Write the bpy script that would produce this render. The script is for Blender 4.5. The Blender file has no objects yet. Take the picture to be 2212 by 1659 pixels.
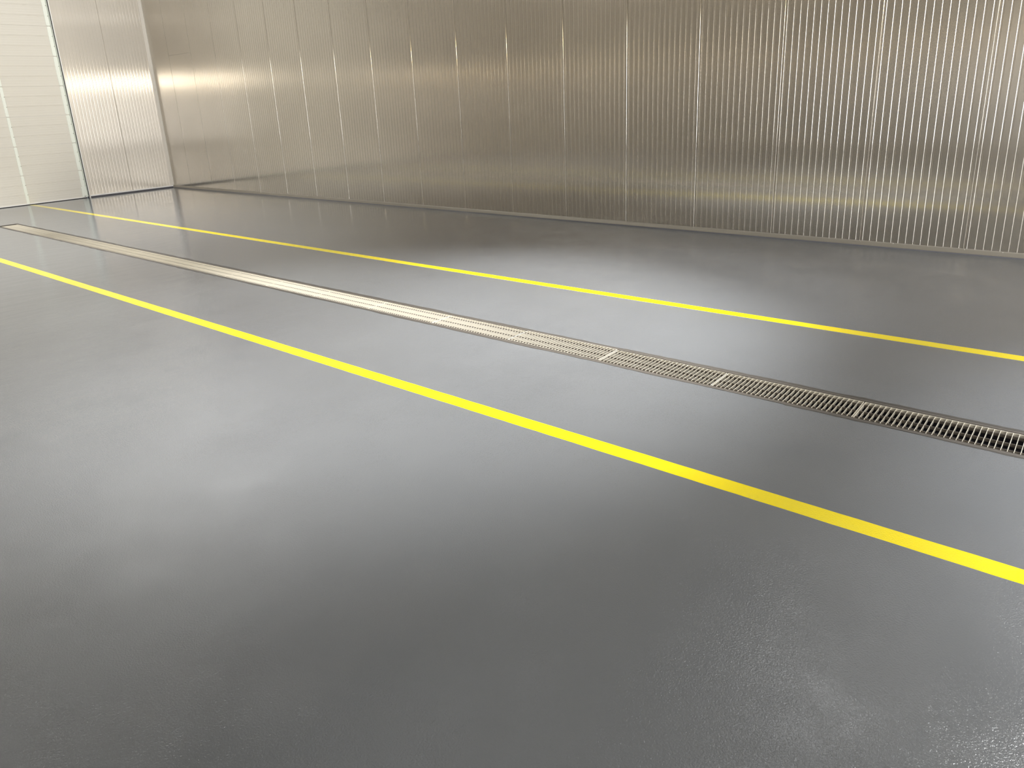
import bpy, bmesh, math, random, os
from mathutils import Matrix, Vector

sc = bpy.context.scene
COL = sc.collection

# ------------------------------------------------------------------ camera
YAW, PIT, ROL = -0.7075, -0.3051, -0.0471
FPX, CAMZ = 1560.63, 1.9276
cy, sy = math.cos(YAW), math.sin(YAW)
fwd = Vector((sy * math.cos(PIT), cy * math.cos(PIT), math.sin(PIT)))
rgt = Vector((cy, -sy, 0.0))
upv = rgt.cross(fwd)
c_, s_ = math.cos(ROL), math.sin(ROL)
r2 = rgt * c_ + upv * s_
u2 = upv * c_ - rgt * s_
cam_d = bpy.data.cameras.new('camera')
cam = bpy.data.objects.new('camera', cam_d)
COL.objects.link(cam)
M = Matrix((r2, u2, -fwd)).transposed().to_4x4()
M.translation = Vector((0, 0, CAMZ))
cam.matrix_world = M
cam_d.sensor_width = 36.0
cam_d.lens = FPX / 2212 * 36.0
cam_d.shift_x = 12.2 / 2212
cam_d.shift_y = -127.2 / 2212
cam_d.clip_start = 0.05
sc.camera = cam

# ------------------------------------------------------------------ view and world
sc.view_settings.view_transform = 'Standard'
sc.view_settings.look = 'None'
sc.view_settings.gamma = 1.0
sc.view_settings.use_curve_mapping = False
sc.view_settings.exposure = 0.0
sc.cycles.max_bounces = 10
sc.cycles.diffuse_bounces = 5
sc.cycles.glossy_bounces = 8
sc.cycles.sample_clamp_indirect = 6.0
sc.cycles.use_denoising = True
world = bpy.data.worlds.new('world')
sc.world = world
world.use_nodes = True
world.node_tree.nodes['Background'].inputs[0].default_value = (0.75, 0.85, 1.0, 1)
world.node_tree.nodes['Background'].inputs[1].default_value = 0.5

# ------------------------------------------------------------------ lamps
XE, XR = -19.784, 9.0          # end wall with the door, opposite end
YW, YO = 9.479, -3.2           # long ribbed wall, opposite long wall
ZC = 7.2                       # ceiling
PER = 1.1                      # one wall panel
SEAM0 = -12.2255               # a seam of the long wall

DOOR_Y0, DOOR_Y1, DOOR_H = 1.72, 7.30, 5.32
COOL, NEUTRAL, WARM = (0.95, 0.975, 1.0), (1.0, 0.985, 0.94), (1.0, 0.80, 0.42)
# linear ceiling lights: x, y, z, power, colour
TUBES = [
    (-14, -1.8, 6.6, 275, NEUTRAL), (-14, 1.5, 6.6, 66, NEUTRAL),
    (-17, 4.5, 6.6, 38, NEUTRAL), (-14, 4.5, 6.6, 62, NEUTRAL), (-6, 4.5, 6.6, 15, COOL), (1.6, 3.4, 6.6, 148, COOL),
    (-17, 7.5, 6.6, 80, NEUTRAL), (-14, 7.5, 6.6, 58, NEUTRAL), (-6, 7.5, 6.6, 20, NEUTRAL), (-2, 8.2, 6.6, 40, COOL), (2, 7.5, 6.6, 240, COOL),
]
# high bay reflectors: x, y, aimed at x, y, z, beam angle, power, colour
BAYS = [
    (-2.3, 5.6, -4.5, 4.2, 0, 60, 6000, NEUTRAL), (-2.9, 5.0, -5.6, 3.0, 0, 50, 1100, NEUTRAL), (-2.6, 6.3, -3.7, 6.2, 0, 46, 1550, NEUTRAL),
    (1.2, 5.2, 2.6, 4.6, 0, 64, 4000, COOL), (-14.0, 3.0, -14.0, 3.0, 0, 100, 3450, NEUTRAL), (-8.5, 4.0, -10.0, 4.0, 0, 62, 800, NEUTRAL),
]
# unseen fill lights added to brighten the end wall: y, z, aimed at y, z on the end wall, angle, power, colour
FILLS = [(1.0, 3.85, 5.0, 2.8, 14, 6000, (1.0, 0.93, 0.78)), (0.3, 3.85, 6.2, 3.4, 28, 2500, NEUTRAL)]
SIDE_DAY = 700     # daylight through the open side bay beyond the right edge of the picture


def area(name, loc, rot, sx, sy_, power, colr, parent=None):
    if power <= 0:
        return None
    ld = bpy.data.lights.new(name, 'AREA')
    ld.shape = 'RECTANGLE'
    ld.size, ld.size_y = sx, sy_
    ld.energy = power
    ld.color = colr
    o = bpy.data.objects.new(name, ld)
    COL.objects.link(o)
    o.location = loc
    o.rotation_euler = rot
    if parent:
        o.parent = parent
    return o


area('side_daylight', (6.0, YO + 0.03, 2.2), (math.radians(90), 0, 0), 5.2, 4.0, SIDE_DAY, COOL)
area('wall_lamp_light', (XR - 0.14, 2.2, 3.85), (0, math.radians(90), 0), 0.10, 1.1, 380, WARM)

# ------------------------------------------------------------------ material helpers
def nmat(name):
    m = bpy.data.materials.new(name)
    m.use_nodes = True
    nt = m.node_tree
    return m, nt, nt.nodes['Principled BSDF']


def simple(name, colr, rough, metal=0.0, spec=0.5):
    m, nt, p = nmat(name)
    p.inputs['Base Color'].default_value = (*colr, 1)
    p.inputs['Roughness'].default_value = rough
    p.inputs['Metallic'].default_value = metal
    p.inputs['Specular IOR Level'].default_value = spec
    n = nt.nodes.new('ShaderNodeTexNoise')
    n.inputs['Scale'].default_value = 9
    n.inputs['Detail'].default_value = 4
    t = nt.nodes.new('ShaderNodeTexCoord')
    nt.links.new(t.outputs['Object'], n.inputs['Vector'])
    mr = nt.nodes.new('ShaderNodeMapRange')
    mr.inputs['To Min'].default_value = max(0.02, rough - 0.05)
    mr.inputs['To Max'].default_value = min(1, rough + 0.05)
    nt.links.new(n.outputs['Fac'], mr.inputs['Value'])
    nt.links.new(mr.outputs[0], p.inputs['Roughness'])
    return m


def noise(nt, vec, scale, detail=2.0, rough=0.5):
    n = nt.nodes.new('ShaderNodeTexNoise')
    n.inputs['Scale'].default_value = scale
    n.inputs['Detail'].default_value = detail
    n.inputs['Roughness'].default_value = rough
    nt.links.new(vec, n.inputs['Vector'])
    return n.outputs['Fac']


def mapping(nt, scale):
    t = nt.nodes.new('ShaderNodeTexCoord')
    mp = nt.nodes.new('ShaderNodeMapping')
    mp.inputs['Scale'].default_value = scale
    nt.links.new(t.outputs['Object'], mp.inputs['Vector'])
    return mp.outputs[0]


def bump(nt, height, strength, dist, prev=None):
    b = nt.nodes.new('ShaderNodeBump')
    b.inputs['Strength'].default_value = strength
    b.inputs['Distance'].default_value = dist
    nt.links.new(height, b.inputs['Height'])
    if prev:
        nt.links.new(prev, b.inputs['Normal'])
    return b.outputs[0]


def ramp(nt, fac, stops):
    r = nt.nodes.new('ShaderNodeValToRGB')
    e = r.color_ramp.elements
    while len(e) < len(stops):
        e.new(0.5)
    for i, (p, c) in enumerate(stops):
        e[i].position = p
        e[i].color = (*c, 1)
    nt.links.new(fac, r.inputs[0])
    return r.outputs[0]


def floor_like(name, colr, var):
    m, nt, p = nmat(name)
    v = mapping(nt, (1, 1, 1))
    big = noise(nt, v, 0.9, 3)
    col = ramp(nt, big, [(0.3, tuple(c * (1 - var) for c in colr)), (0.7, tuple(c * (1 + var) for c in colr))])
    nt.links.new(col, p.inputs['Base Color'])
    p.inputs['Roughness'].default_value = FLOOR_ROUGH
    p.inputs['Specular IOR Level'].default_value = 0.5
    p.inputs['IOR'].default_value = 1.58
    peel = noise(nt, v, 135, 2.0, 0.6)
    slow = noise(nt, mapping(nt, (2.2, 0.8, 1)), 2.6, 3)
    # the coating lies smoother towards the door, with gritty patches near the drain and the camera
    sep = nt.nodes.new('ShaderNodeSeparateXYZ')
    nt.links.new(v, sep.inputs[0])
    mx = nt.nodes.new('ShaderNodeMapRange')
    mx.interpolation_type = 'SMOOTHSTEP'
    mx.inputs['From Min'].default_value = -11.0
    mx.inputs['From Max'].default_value = -4.0
    mx.inputs['To Min'].default_value = 0.10
    mx.inputs['To Max'].default_value = 0.50
    nt.links.new(sep.outputs[0], mx.inputs['Value'])
    pt = nt.nodes.new('ShaderNodeMapRange')
    pt.inputs['From Min'].default_value = 0.3
    pt.inputs['From Max'].default_value = 0.7
    pt.inputs['To Min'].default_value = 0.65
    pt.inputs['To Max'].default_value = 1.35
    nt.links.new(noise(nt, v, 2.2, 3), pt.inputs['Value'])
    ml = nt.nodes.new('ShaderNodeMath')
    ml.operation = 'MULTIPLY'
    nt.links.new(mx.outputs[0], ml.inputs[0])
    nt.links.new(pt.outputs[0], ml.inputs[1])
    b1 = bump(nt, slow, 0.32, 0.006)
    b2 = bump(nt, peel, 0.5, 0.0035, b1)
    nt.links.new(ml.outputs[0], b2.node.inputs['Strength'])
    nt.links.new(b2, p.inputs['Normal'])
    return m


FLOOR_ROUGH = 0.12
MAT = {}
MAT['floor'] = floor_like('grey_floor_coating', (0.106, 0.112, 0.122), 0.04)
MAT['yellow'] = floor_like('yellow_line_paint', (0.64, 0.525, 0.0), 0.03)


def wall_metal(name, colr, rough, gloss):
    """rolled sheet: glossy streaks spread across the grain, which runs up the wall"""
    m, nt, p = nmat(name)
    v = mapping(nt, (1, 1, 1))
    n = noise(nt, v, 1.3, 5)
    col = ramp(nt, n, [(0.3, tuple(c * 0.95 for c in colr)), (0.7, colr)])
    tg = nt.nodes.new('ShaderNodeTangent')
    tg.direction_type = 'RADIAL'
    tg.axis = 'Z'
    nt.links.new(col, p.inputs['Base Color'])
    p.inputs['Metallic'].default_value = 1.0
    p.inputs['Roughness'].default_value = rough
    p.inputs['Anisotropic'].default_value = 1.0
    nt.links.new(tg.outputs[0], p.inputs['Tangent'])
    v2 = mapping(nt, (1, 1, 0.35))
    nt.links.new(bump(nt, noise(nt, v2, 1.6, 1), 0.15, 0.004), p.inputs['Normal'])
    if gloss < 1:
        d = nt.nodes.new('ShaderNodeBsdfDiffuse')
        nt.links.new(col, d.inputs['Color'])
        mx = nt.nodes.new('ShaderNodeMixShader')
        mx.inputs[0].default_value = gloss
        nt.links.new(d.outputs[0], mx.inputs[1])
        nt.links.new(p.outputs[0], mx.inputs[2])
        nt.links.new(mx.outputs[0], nt.nodes['Material Output'].inputs['Surface'])
    return m


MAT['wall'] = wall_metal('embossed_aluminium', (0.59, 0.555, 0.50), 0.165, 0.9)
MAT['endwall'] = wall_metal('brushed_aluminium', (0.76, 0.72, 0.67), 0.135, 0.35)
MAT['door'] = simple('door_coat', (0.69, 0.67, 0.63), 0.2)
MAT['corner'] = simple('matt_corner_strip', (0.70, 0.67, 0.63), 0.55)
MAT['stile'] = simple('galvanised_pale', (0.82, 0.86, 0.82), 0.4)
MAT['seal'] = simple('black_rubber', (0.02, 0.02, 0.022), 0.6)
MAT['trimw'] = simple('white_trim', (0.85, 0.85, 0.86), 0.3)
MAT['skirt'] = simple('galvanised_skirting', (0.26, 0.24, 0.205), 0.45, 0.4)
MAT['sealant_and_shade'] = simple('grey_sealant_and_shade', (0.09, 0.09, 0.11), 0.45)
MAT['steel'] = simple('galvanised_grating', (0.80, 0.76, 0.67), 0.34, 0.5)
MAT['rod'] = simple('darker_shaded_rod_steel', (0.13, 0.115, 0.10), 0.45, 0.4)  # greyer than the bars, and darkened further for the shade on the rod sides
MAT['rim'] = simple('drain_rim_steel', (0.09, 0.08, 0.07), 0.5, 0.3)
MAT['trough'] = simple('drain_trough_steel', (0.05, 0.048, 0.055), 0.16, 0.6)
MAT['grout'] = simple('rough_edge_grout', (0.035, 0.030, 0.025), 0.7)
MAT['screw'] = simple('screw_head', (0.9, 0.88, 0.84), 0.2, 1.0)
MAT['ceiling'] = simple('ceiling_sheet', (0.55, 0.54, 0.52), 0.5)
MAT['housing'] = simple('lamp_housing', (0.6, 0.6, 0.6), 0.4)

# ------------------------------------------------------------------ mesh helpers
def link(name, bm, mat, parent=None, loc=(0, 0, 0), smooth=False):
    me = bpy.data.meshes.new(name)
    bmesh.ops.recalc_face_normals(bm, faces=bm.faces)
    bm.to_mesh(me)
    bm.free()
    me.materials.append(mat)
    if smooth:
        for f in me.polygons:
            f.use_smooth = True
    o = bpy.data.objects.new(name, me)
    COL.objects.link(o)
    o.location = loc
    if parent:
        o.parent = parent
    return o


def box(bm, x0, x1, y0, y1, z0, z1):
    vs = [bm.verts.new((x, y, z)) for x in (x0, x1) for y in (y0, y1) for z in (z0, z1)]
    for f in ((0, 1, 3, 2), (4, 6, 7, 5), (0, 4, 5, 1), (2, 3, 7, 6), (0, 2, 6, 4), (1, 5, 7, 3)):
        bm.faces.new([vs[i] for i in f])


def one_box(name, mat, x0, x1, y0, y1, z0, z1, parent=None):
    bm = bmesh.new()
    box(bm, x0, x1, y0, y1, z0, z1)
    return link(name, bm, mat, parent)


def empty(name, loc, parent=None):
    o = bpy.data.objects.new(name, None)
    o.empty_display_size = 0.1
    COL.objects.link(o)
    o.location = loc
    if parent:
        o.parent = parent
    return o


def struct(o, label=None, cat=None):
    o['kind'] = 'structure'
    if label:
        o['label'] = label
    if cat:
        o['category'] = cat
    return o


def tag(o, label, cat, group=None, kind=None):
    o['label'] = label
    o['category'] = cat
    if group:
        o['group'] = group
    if kind:
        o['kind'] = kind
    return o


def rib_profile(u0, u1, phase):
    """Points (u, depth) of the embossed sheet between u0 and u1; depth > 0 goes into the wall."""
    P = PER / 14
    pts = [(u0, 0.0)]
    k = math.floor((u0 - phase) / PER) - 1
    while phase + k * PER < u1 + PER:
        s = phase + k * PER
        # joint between two panels: rounded lip, deep gap, rounded lip
        sg = []
        for a in range(0, 5):
            t = a / 4 * math.pi / 2
            sg.append((s - 0.012 + 0.008 * math.sin(t), 0.008 * (1 - math.cos(t))))
        sg += [(s - 0.004, 0.018), (s + 0.003, 0.018)]
        for a in range(4, -1, -1):
            t = a / 4 * math.pi / 2
            sg.append((s + 0.006 - 0.003 * math.sin(t), 0.003 * (1 - math.cos(t))))
        for j in range(14):
            c = s + 0.020 + j * P
            if j:
                pass
            sg += [(c, 0.0), (c + 0.0045, 0.0018), (c + 0.0165, 0.0018), (c + 0.021, 0.0)]
        pts += [q for q in sg if u0 + 0.001 < q[0] < u1 - 0.001]
        k += 1
    pts.append((u1, 0.0))
    pts.sort(key=lambda q: q[0]) if False else None
    return pts


def ribbed_wall(name, mat, u0, u1, phase, z0, z1, place, thick=0.12, zstep=None):
    pts = rib_profile(u0, u1, phase)
    bm = bmesh.new()
    lo = [bm.verts.new(place(u, d, z0)) for u, d in pts]
    hi = [bm.verts.new(place(u, d, z1)) for u, d in pts]
    for i in range(len(pts) - 1):
        bm.faces.new((lo[i], lo[i + 1], hi[i + 1], hi[i]))
    b = [bm.verts.new(place(u, thick, z)) for u, z in ((u0, z0), (u1, z0), (u1, z1), (u0, z1))]
    bm.faces.new(b[::-1])
    bm.faces.new((lo[0], hi[0], b[3], b[0]))
    bm.faces.new((lo[-1], b[1], b[2], hi[-1]))
    bm.faces.new(lo[::-1] + [b[0], b[1]])
    bm.faces.new(hi + [b[2], b[3]])
    return link(name, bm, mat)


# ------------------------------------------------------------------ the shell
DX0, DX1, DY0, DY1 = -16.47, 3.4, 4.300, 4.662    # drain opening in the floor
bm = bmesh.new()
for (a, b, c, d) in ((XE - .3, DX0, YO - .2, YW + .2), (DX1, XR + .3, YO - .2, YW + .2), (DX0, DX1, YO - .2, DY0), (DX0, DX1, DY1, YW + .2)):
    box(bm, a, b, c, d, -0.3, 0.0)
bmesh.ops.remove_doubles(bm, verts=bm.verts, dist=1e-5)
floor = struct(link('floor', bm, MAT['floor']), 'grey gritty resin coated hall floor with a slight sheen', 'floor')

wb = ribbed_wall('wall_back', MAT['wall'], XE, XR, SEAM0, 0.0, ZC, lambda u, d, z: (u, YW + d, z))
struct(wb, 'long wall of vertical ribbed metal panels with narrow joints', 'wall')
for a, b, z0, z1 in ((XE, 3.35, 0.0, ZC), (8.65, XR, 0.0, ZC), (3.35, 8.65, 4.25, ZC)):
    wf = ribbed_wall('wall_front', MAT['wall'], a, b, SEAM0, z0, z1, lambda u, d, z: (u, YO - d, z))
    struct(wf, 'ribbed metal wall opposite the long wall', 'wall')
# end wall: two panels right of the door, the rest left of it and above it
ribbed = lambda n, a, b, z0, z1: ribbed_wall(n, MAT['endwall'], a, b, DOOR_Y1 - 0.02, z0, z1, lambda u, d, z: (XE - d, u, z))
wl = ribbed('wall_left', DOOR_Y1, YW, 0.0, ZC)
struct(wl, 'end wall of pale vertical ribbed metal panels beside the door', 'wall')
struct(ribbed('wall_left', YO, DOOR_Y0, 0.0, ZC), 'end wall panels on the far side of the door', 'wall')
struct(ribbed('wall_left', DOOR_Y0, DOOR_Y1, DOOR_H, ZC), 'end wall panels over the door', 'wall')
struct(one_box('wall_right', MAT['endwall'], XR, XR + .15, YO, YW, 0, ZC), 'end wall facing the door from the other end of the hall', 'wall')
struct(one_box('ceiling', MAT['ceiling'], XE - .2, XR + .2, YO - .2, YW + .2, ZC, ZC + .15), 'pale sheet metal ceiling', 'ceiling')

# skirting of the long wall with screws and the sealed joint to the floor
bm = bmesh.new()
prof = [(YW + .002, .060), (YW - .004, .060), (YW - .010, .052), (YW - .022, .014), (YW - .028, .012), (YW - .028, .008), (YW + .002, .008)]
va = [bm.verts.new((XE + .02, y, z)) for y, z in prof]
vb = [bm.verts.new((XR, y, z)) for y, z in prof]
for i in range(len(prof)):
    j = (i + 1) % len(prof)
    bm.faces.new((va[i], va[j], vb[j], vb[i]))
bm.faces.new(va)
bm.faces.new(vb[::-1])
sk = struct(link('baseboard_back', bm, MAT['skirt']), 'low galvanised skirting along the foot of the long wall', 'skirting')
x = SEAM0 - 6 * PER
bm = bmesh.new()
bmesh.ops.create_icosphere(bm, subdivisions=2, radius=0.0055)
for v in bm.verts:
    v.co.y *= 0.5
s0 = link('screw', bm, MAT['screw'], sk, (x, YW - .008, .050), True)
n = 1
while x + n * PER / 3 < 0.5:
    s1 = s0.copy()
    s1.location.x = x + n * PER / 3
    COL.objects.link(s1)
    n += 1
# dark joint and thin raised lip in front of the skirting
rnd = random.Random(4)
bm = bmesh.new()
N = 260
rows = []
for i in range(N + 1):
    xx = XE + .02 + (XR - XE - .04) * i / N
    w = 0.006 + 0.006 * rnd.random()
    rows.append([bm.verts.new((xx, YW - .012, .008)), bm.verts.new((xx, YW - .026, .0085)), bm.verts.new((xx, YW - .034 - w * .5, .005)), bm.verts.new((xx, YW - .036 - w, .0003))])
for a, b in zip(rows, rows[1:]):
    for j in range(3):
        bm.faces.new((a[j], a[j + 1], b[j + 1], b[j]))
link('sealant_bead', bm, MAT['sealant_and_shade'], sk)

# skirting angle of the end wall
bm = bmesh.new()
box(bm, XE - .001, XE + .016, DOOR_Y1 + .03, YW - .03, .030, .058)
bl = struct(link('baseboard_left', bm, MAT['trimw']), 'white angle strip along the foot of the end wall', 'skirting')
bm = bmesh.new()
box(bm, XE - .001, XE + .010, DOOR_Y1 + .03, YW - .03, .0, .030)
link('joint', bm, MAT['sealant_and_shade'], bl)  # dark strip drawn in for the shadow gap under the angle
# corner angle
bm = bmesh.new()
box(bm, XE - .001, XE + .004, YW - .085, YW - .003, .058, ZC)
box(bm, XE + .004, XE + .028, YW - .0015, YW + .001, .060, ZC)
struct(link('trim_1', bm, MAT['corner']), 'flat metal corner strip where the two walls meet', 'trim')
# bright jamb strip beside the door
struct(one_box('trim_2', MAT['trimw'], XE - .01, XE + .022, DOOR_Y1 - .004, DOOR_Y1 + .014, 0, ZC), 'thin bright jamb strip beside the door', 'trim')
# narrow splice across one panel of the long wall
link_b = one_box('panel_splice', MAT['rim'], SEAM0 - 6 * PER + .01, SEAM0 - 5 * PER - .01, YW - .0012, YW + .001, 3.30, 3.303, wb)

# ------------------------------------------------------------------ sectional door
door = struct(empty('door_1', (XE - 0.03, (DOOR_Y0 + DOOR_Y1) / 2, 0)), 'tall pale sectional overhead door of wide ribbed sections', 'door')
dy0 = DOOR_Y0 - door.location.y + 0.03
dy1 = DOOR_Y1 - door.location.y - 0.045
SH = 0.6635


def section_bm(z0, z1):
    """one door section: shallow horizontal lines, two double grooves, rolled edges"""
    h = z1 - z0
    prof = [(-.003, 0.0), (0.0, .002)]
    t = 0.0
    for third in range(3):
        base = third * h / 3
        for k in range(1, 4):
            z = base + k * h / 12
            prof += [(0.0, z - .010), (-.0009, z - .004), (-.0009, z + .003), (0.0, z + .009)]
        if third < 2:
            z = base + h / 3
            prof += [(0.0, z - .014), (-.004, z - .011), (-.004, z - .008), (0.0, z - .005),
                     (0.0, z + .005), (-.004, z + .008), (-.004, z + .011), (0.0, z + .014)]
    prof += [(0.0, h - .003), (-.003, h - .0005)]
    bm = bmesh.new()
    a = [bm.verts.new((x, dy0, z0 + z)) for x, z in prof] + [bm.verts.new((-.045, dy0, z1 - .001)), bm.verts.new((-.045, dy0, z0))]
    b = [bm.verts.new((x, dy1, z0 + z)) for x, z in prof] + [bm.verts.new((-.045, dy1, z1 - .001)), bm.verts.new((-.045, dy1, z0))]
    for i in range(len(a)):
        j = (i + 1) % len(a)
        bm.faces.new((a[i], a[j], b[j], b[i]))
    bm.faces.new(a)
    bm.faces.new(b[::-1])
    return bm


def stile_bm(w, h):
    """pressed end cap with rounded ends and small notches"""
    bm = bmesh.new()
    r = w * 0.35
    out = []
    for cx_, cz_, a0 in ((w / 2 - r, r, -90), (w / 2 - r, h - r, 0), (-w / 2 + r, h - r, 90), (-w / 2 + r, r, 180)):
        for k in range(5):
            t = math.radians(a0 + k * 22.5)
            out.append((cx_ + r * math.cos(t), cz_ + r * math.sin(t)))
    f0 = [bm.verts.new((0.0, y, z)) for y, z in out]
    f1 = [bm.verts.new((0.010, y * 0.96, z)) for y, z in out]
    f2 = [bm.verts.new((0.013, y * 0.80, h / 2 + (z - h / 2) * .985)) for y, z in out]
    for A, B_ in ((f0, f1), (f1, f2)):
        for i in range(len(out)):
            j = (i + 1) % len(out)
            bm.faces.new((A[i], A[j], B_[j], B_[i]))
    bm.faces.new(f2)
    bm.faces.new(f0[::-1])
    return bm


def bolt_bm():
    bm = bmesh.new()
    bmesh.ops.create_cone(bm, cap_ends=True, segments=6, radius1=.008, radius2=.007, depth=.006)
    bmesh.ops.rotate(bm, verts=bm.verts, matrix=Matrix.Rotation(math.radians(90), 3, 'Y'))
    return bm


proto = {}
nsec = 8
for i in range(nsec):
    z0, z1 = 0.012 + i * SH, 0.012 + (i + 1) * SH - .001
    sec = link('door_section', section_bm(z0, z1), MAT['door'], door)
    zc = i * SH + .012
    hh = SH - .014
    # hinge caps: wide ones at the right edge, narrow ones between
    for yy, w in ((7.213, .086), (5.94, .066), (4.56, .066), (3.18, .066), (1.80, .086)):
        h2 = hh
        zz = zc + .006
        if w > .08 and i == 0:
            zz, h2 = .285, zc + SH - .008 - .285
        key = (w, round(h2, 3))
        if key not in proto:
            st = link('stile', stile_bm(w, h2), MAT['stile'], door, (0.001, yy - door.location.y, zz))
            proto[key] = st
        else:
            st = proto[key].copy()
            COL.objects.link(st)
            st.location = (0.001, yy - door.location.y, zz)
        for q in (1, 2):
            if 'bolt' not in proto:
                bt = link('bolt', bolt_bm(), MAT['seal'], st, (0.013, w * .36, SH * q / 3 - (zz - zc)))
                proto['bolt'] = bt
            else:
                bt = proto['bolt'].copy()
                COL.objects.link(bt)
                bt.parent = st
                bt.location = (0.013, w * .36, SH * q / 3 - (zz - zc))
for yy in (7.205, 1.81):
    bm = bmesh.new()
    box(bm, 0.0, .022, -.055, .055, 0.0, .255)
    box(bm, .022, .030, -.03, .03, .03, .09)
    pl = link('bottom_bracket', bm, MAT['stile'], door, (0.001, yy - door.location.y, .030))
    pl['label'] = 'flat grey bottom bracket'
    bt = proto['bolt'].copy()
    COL.objects.link(bt)
    bt.parent = pl
    bt.location = (.025, .0, .012)
bm = bmesh.new()
box(bm, -.02, .012, dy0, dy1, .014, .030)
link('bottom_rail', bm, MAT['trimw'], door)
bm = bmesh.new()
box(bm, -.03, .008, dy0, dy1, .0, .0135)
link('bottom_seal', bm, MAT['seal'], door)
for sgn, yy in ((1, DOOR_Y1), (-1, DOOR_Y0)):
    c = yy - door.location.y
    bm = bmesh.new()
    for (a, b, x0, x1) in ((-.043, -.040, .0, .045), (-.043, -.026, .042, .045), (-.029, -.026, -.02, .045)):
        y0, y1 = c + sgn * a, c + sgn * b
        box(bm, x0, x1, min(y0, y1), max(y0, y1), .03, DOOR_H)
    link('guide_track', bm, MAT['stile'], door)
    bm = bmesh.new()
    y0, y1 = c - sgn * .024, c - sgn * .005
    box(bm, -.02, .026, min(y0, y1), max(y0, y1), .0, DOOR_H)
    link('side_seal', bm, MAT['seal'], door)
struct(one_box('trim_3', MAT['trimw'], XE - .01, XE + .022, DOOR_Y0 - .014, DOOR_Y0 + .004, 0, ZC), 'thin jamb strip on the other side of the door', 'trim')

# ------------------------------------------------------------------ floor lines
def floor_line(yc, w, label):
    bm = bmesh.new()
    rr = random.Random(int(yc * 10))
    N = 320
    x0, x1 = XE + .05, XR - .1
    rows = []
    for i in range(N + 1):
        xx = x0 + (x1 - x0) * i / N
        j1, j2 = (rr.random() - .5) * .0025, (rr.random() - .5) * .0025
        rows.append([bm.verts.new((xx, yc - w / 2 + j1, 0.0)), bm.verts.new((xx, yc - w / 2 + j1 + .001, .0008)),
                     bm.verts.new((xx, yc + w / 2 + j2 - .001, .0008)), bm.verts.new((xx, yc + w / 2 + j2, 0.0))])
    for a, b in zip(rows, rows[1:]):
        for j in range(3):
            bm.faces.new((a[j], a[j + 1], b[j + 1], b[j]))
    o = link('floor_line', bm, MAT['yellow'])
    return tag(o, label, 'floor line', 'yellow guide lines on the floor')


floor_line(3.166, .110, 'wider looking yellow painted line on the near side of the drain grating')
floor_line(5.985, .110, 'thinner looking yellow painted line between the drain grating and the long wall')

# ------------------------------------------------------------------ drain channel
drain = empty('drain_channel', (DX0, (DY0 + DY1) / 2, 0))
tag(drain, 'long narrow steel floor drain channel between the two yellow lines', 'drain')
L = DX1 - DX0
hw = (DY1 - DY0) / 2
bm = bmesh.new()                      # trough with sloping bottom
prof = [(-hw + .036, -.004), (-hw + .036, -.10), (-.03, -.13), (.03, -.13), (hw - .046, -.10), (hw - .046, -.004),
        (hw - .044, -.004), (hw - .044, -.102), (.03, -.133), (-.03, -.133), (-hw + .034, -.102), (-hw + .034, -.004)]
a = [bm.verts.new((0.02, y, z)) for y, z in prof]
b = [bm.verts.new((L - .02, y, z)) for y, z in prof]
for i in range(len(prof)):
    j = (i + 1) % len(prof)
    bm.faces.new((a[i], a[j], b[j], b[i]))
for xx in (0.02, L - .02):
    box(bm, xx - .002, xx + .002, -hw + .034, hw - .044, -.133, -.004)
link('trough', bm, MAT['trough'], drain)
bm = bmesh.new()                      # far rim is wider and shows its inner upstand
box(bm, 0, L, hw - .045, hw - .004, -.030, .0012)
box(bm, 0, L, hw - .045, hw - .041, .0012, .004)
box(bm, 0, L, -hw + .004, -hw + .034, -.030, .0012)
box(bm, 0, L, -hw + .030, -hw + .034, .0012, .003)
box(bm, 0, .03, -hw + .034, hw - .045, -.030, .0012)
link('rim', bm, MAT['rim'], drain)
for side in (-1, 1):                  # ragged edge of the floor coating
    bm = bmesh.new()
    rr = random.Random(7 + side)
    N = 900
    rows = []
    w = .004
    for i in range(N + 1):
        w += (rr.random() - .5) * .006
        w = min(max(w, -.004), .012)
        if rr.random() < .02:
            w = rr.random() * .016
        rows.append([bm.verts.new((L * i / N, side * (hw - (.022 if side > 0 else .010)), .0016)), bm.verts.new((L * i / N, side * (hw + w), .0016)), bm.verts.new((L * i / N, side * (hw + w + .001), .0))])
    for p, q in zip(rows, rows[1:]):
        for j in range(2):
            bm.faces.new((p[j], p[j + 1], q[j + 1], q[j]))
    link('grout_edge', bm, MAT['grout'], drain)

# gratings
GL, GY0, GY1, GH = .893, 4.338, 4.613, .024
gw = GY1 - GY0


def grate_parts():
    root = empty('drain_grating', (0, GY0, 0))
    bm = bmesh.new()
    for y in (0, gw - .003):
        box(bm, 0, GL, y, y + .003, -GH, 0)
    for x in (0, GL - .004):
        box(bm, x, x + .004, .003, gw - .003, -GH, 0)
    link('frame', bm, MAT['steel'], root)
    nb = 29
    bm = bmesh.new()
    for i in range(1, nb + 1):
        x = GL * i / (nb + 1)
        box(bm, x - .0012, x + .0012, .003, gw - .003, -GH + .001, -.0005)
    link('crossbars', bm, MAT['steel'], root)
    for y in (.030, .123, .232):
        bm = bmesh.new()
        box(bm, .004, GL - .004, y - .0015, y + .0015, -.021, -.0015)
        link('rod', bm, MAT['rod'], root)
    return root


def copy_tree(o, parent=None):
    c = o.copy()
    COL.objects.link(c)
    if parent:
        c.parent = parent
    for ch in list(o.children):
        copy_tree(ch, c)
    return c


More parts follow.
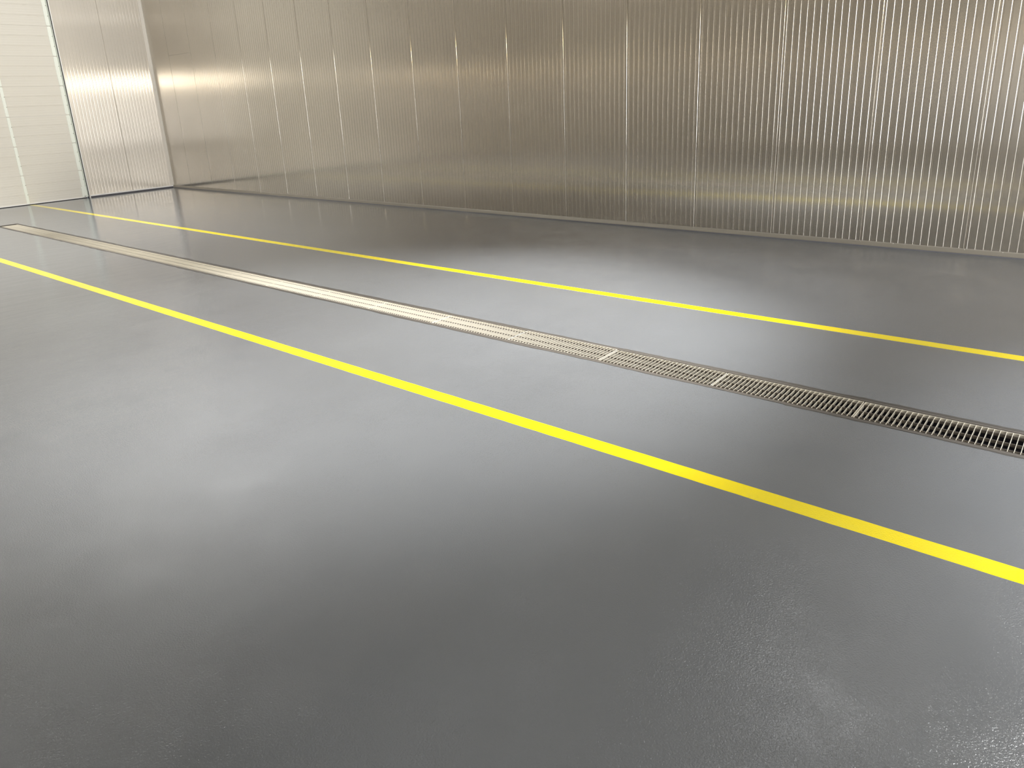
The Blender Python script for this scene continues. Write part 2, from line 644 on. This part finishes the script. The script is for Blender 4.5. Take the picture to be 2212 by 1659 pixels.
ends = []
x = -1.008 + .9 * 4
xs = []
while x - .9 > DX0 - .02:
    xs.append(x - .9)
    x -= .9
xs = [q for q in xs if q + .9 < DX1 + .02]
proto_g = None
where = {0: 'nearest to the right end of the drain'}
for i, xx in enumerate(xs):
    if proto_g is None:
        g = proto_g = grate_parts()
    else:
        g = copy_tree(proto_g)
    g.location = (xx + .0035, GY0, .0)
    raised = abs(xx + .9 - (-2.81)) < .05
    if raised:
        g.location.z = .005
    k = i
    last = i == len(xs) - 1
    if xx > -.2:
        nb_ = sum(1 for q in xs if -.2 < q < xx)
        lab = 'steel drain grating beyond the right picture edge, %s from the edge' % ['first', 'second', 'third', 'fourth', 'fifth'][min(nb_, 4)]
    elif abs(xx + 1.008) < .05:
        lab = 'dark looking drain grating cut by the right edge of the picture'
    elif raised:
        lab = 'drain grating standing slightly proud at a raised joint near the middle of the drain'
    elif last:
        lab = 'shortest looking drain grating at the far left end of the drain, beside the door'
    else:
        nr = sum(1 for q in xs if q > xx and q < -.95)
        words = ['first', 'second', 'third', 'fourth', 'fifth', 'sixth', 'seventh', 'eighth', 'ninth', 'tenth', 'eleventh', 'twelfth', 'thirteenth', 'fourteenth', 'fifteenth', 'sixteenth', 'seventeenth', 'eighteenth', 'nineteenth']
        if xx > -2.81:
            lab = 'dark open drain grating, %s from the one cut by the right picture edge' % words[max(nr - 1, 0)]
        else:
            nr2 = sum(1 for q in xs if q > xx and q + .9 < -2.85)
            lab = 'pale steel drain grating, %s to the left of the raised joint' % words[min(nr2, 18)]
    tag(g, lab, 'grating', 'drain gratings in one row')

# ------------------------------------------------------------------ lamps of the hall, and the added fill lights
for i, (x, y, z, pw, cl) in enumerate(TUBES):
    r = empty('ceiling_light', (x, y, z))
    spots = ['in the far corner behind the camera side', 'left of the drain by the door', 'first above the drain by the door', 'second above the drain from the door',
             'third above the drain from the door', 'above the near yellow line at the right', 'nearest the corner of the two ribbed walls', 'second along the long wall from the corner',
             'third along the long wall from the corner', 'fourth along the long wall from the corner', 'fifth along the long wall from the corner']
    tag(r, 'long slim ceiling light, ' + spots[i], 'light', 'hanging ceiling lights')
    bm = bmesh.new()
    box(bm, -.2, .2, -.74, .74, .03, .12)
    for q in (-.5, .5):
        box(bm, -.01, .01, q - .01, q + .01, .12, ZC - z)
    link('housing', bm, MAT['housing'], r)
    area('lamp', (0, 0, .02), (0, 0, 0), .35, 1.4, pw, cl, r)
r = empty('wall_lamp', (XR - .13, 2.2, 3.85))
tag(r, 'wide warm wall lamp between floodlight and corner, opposite the door', 'light')
bm = bmesh.new()
box(bm, 0, .13, -.6, .6, -.1, .1)
link('housing', bm, MAT['housing'], r)


def reflector_lamp(name, loc, target, ang, pw, cl, size, label, hang):
    r = empty(name, loc)
    tag(r, label, 'light')
    aim = (Vector(target) - Vector(loc)).to_track_quat('-Z', 'Y')
    bm = bmesh.new()
    prof = [(.26, .0), (.25, .14), (.13, .26), (.11, .42), (.10, .24), (.23, .13), (.245, .0)]
    k = size / .2
    rings = [[bm.verts.new((k * a * math.cos(t * math.pi / 12), k * a * math.sin(t * math.pi / 12), k * zz)) for t in range(24)] for a, zz in prof]
    for A, B_ in zip(rings, rings[1:] + rings[:1]):
        for t in range(24):
            bm.faces.new([A[t], A[(t + 1) % 24], B_[(t + 1) % 24], B_[t]])
    bmesh.ops.rotate(bm, verts=bm.verts, matrix=aim.to_matrix())
    if hang:
        box(bm, -.01, .01, -.01, .01, .36, ZC - loc[2])
    else:
        box(bm, .1, XR - loc[0], -.03, .03, -.03, .03)
    link('reflector', bm, MAT['housing'], r)
    ld = bpy.data.lights.new('lamp', 'SPOT')
    ld.energy = pw
    ld.color = cl
    ld.spot_size = math.radians(ang)
    ld.spot_blend = 0.7
    ld.shadow_soft_size = size
    o = bpy.data.objects.new('lamp', ld)
    COL.objects.link(o)
    o.parent = r
    o.rotation_euler = aim.to_euler()
    o.location = aim @ Vector((0, 0, -.02))


where = ['wide beam', 'left of the widest beam', 'nearest the long wall', 'over the right end of the drain', 'nearest the door', 'between door and middle']
for (x, y, ax_, ay_, az_, ang, pw, cl), w in zip(BAYS, where):
    reflector_lamp('high_bay_lamp', (x, y, 6.6), (ax_, ay_, az_), ang, pw, cl, .2, 'round high bay lamp with deep reflector, ' + w, True)
for (y, z, ty, tz, ang, pw, cl), w in zip(FILLS, ['warmer one', 'paler one']):
    reflector_lamp('fill_light', (XR - .3, y, z), (XE, ty, tz), ang, pw, cl, .1, 'floodlight added out of view to brighten the end wall, ' + w, False)
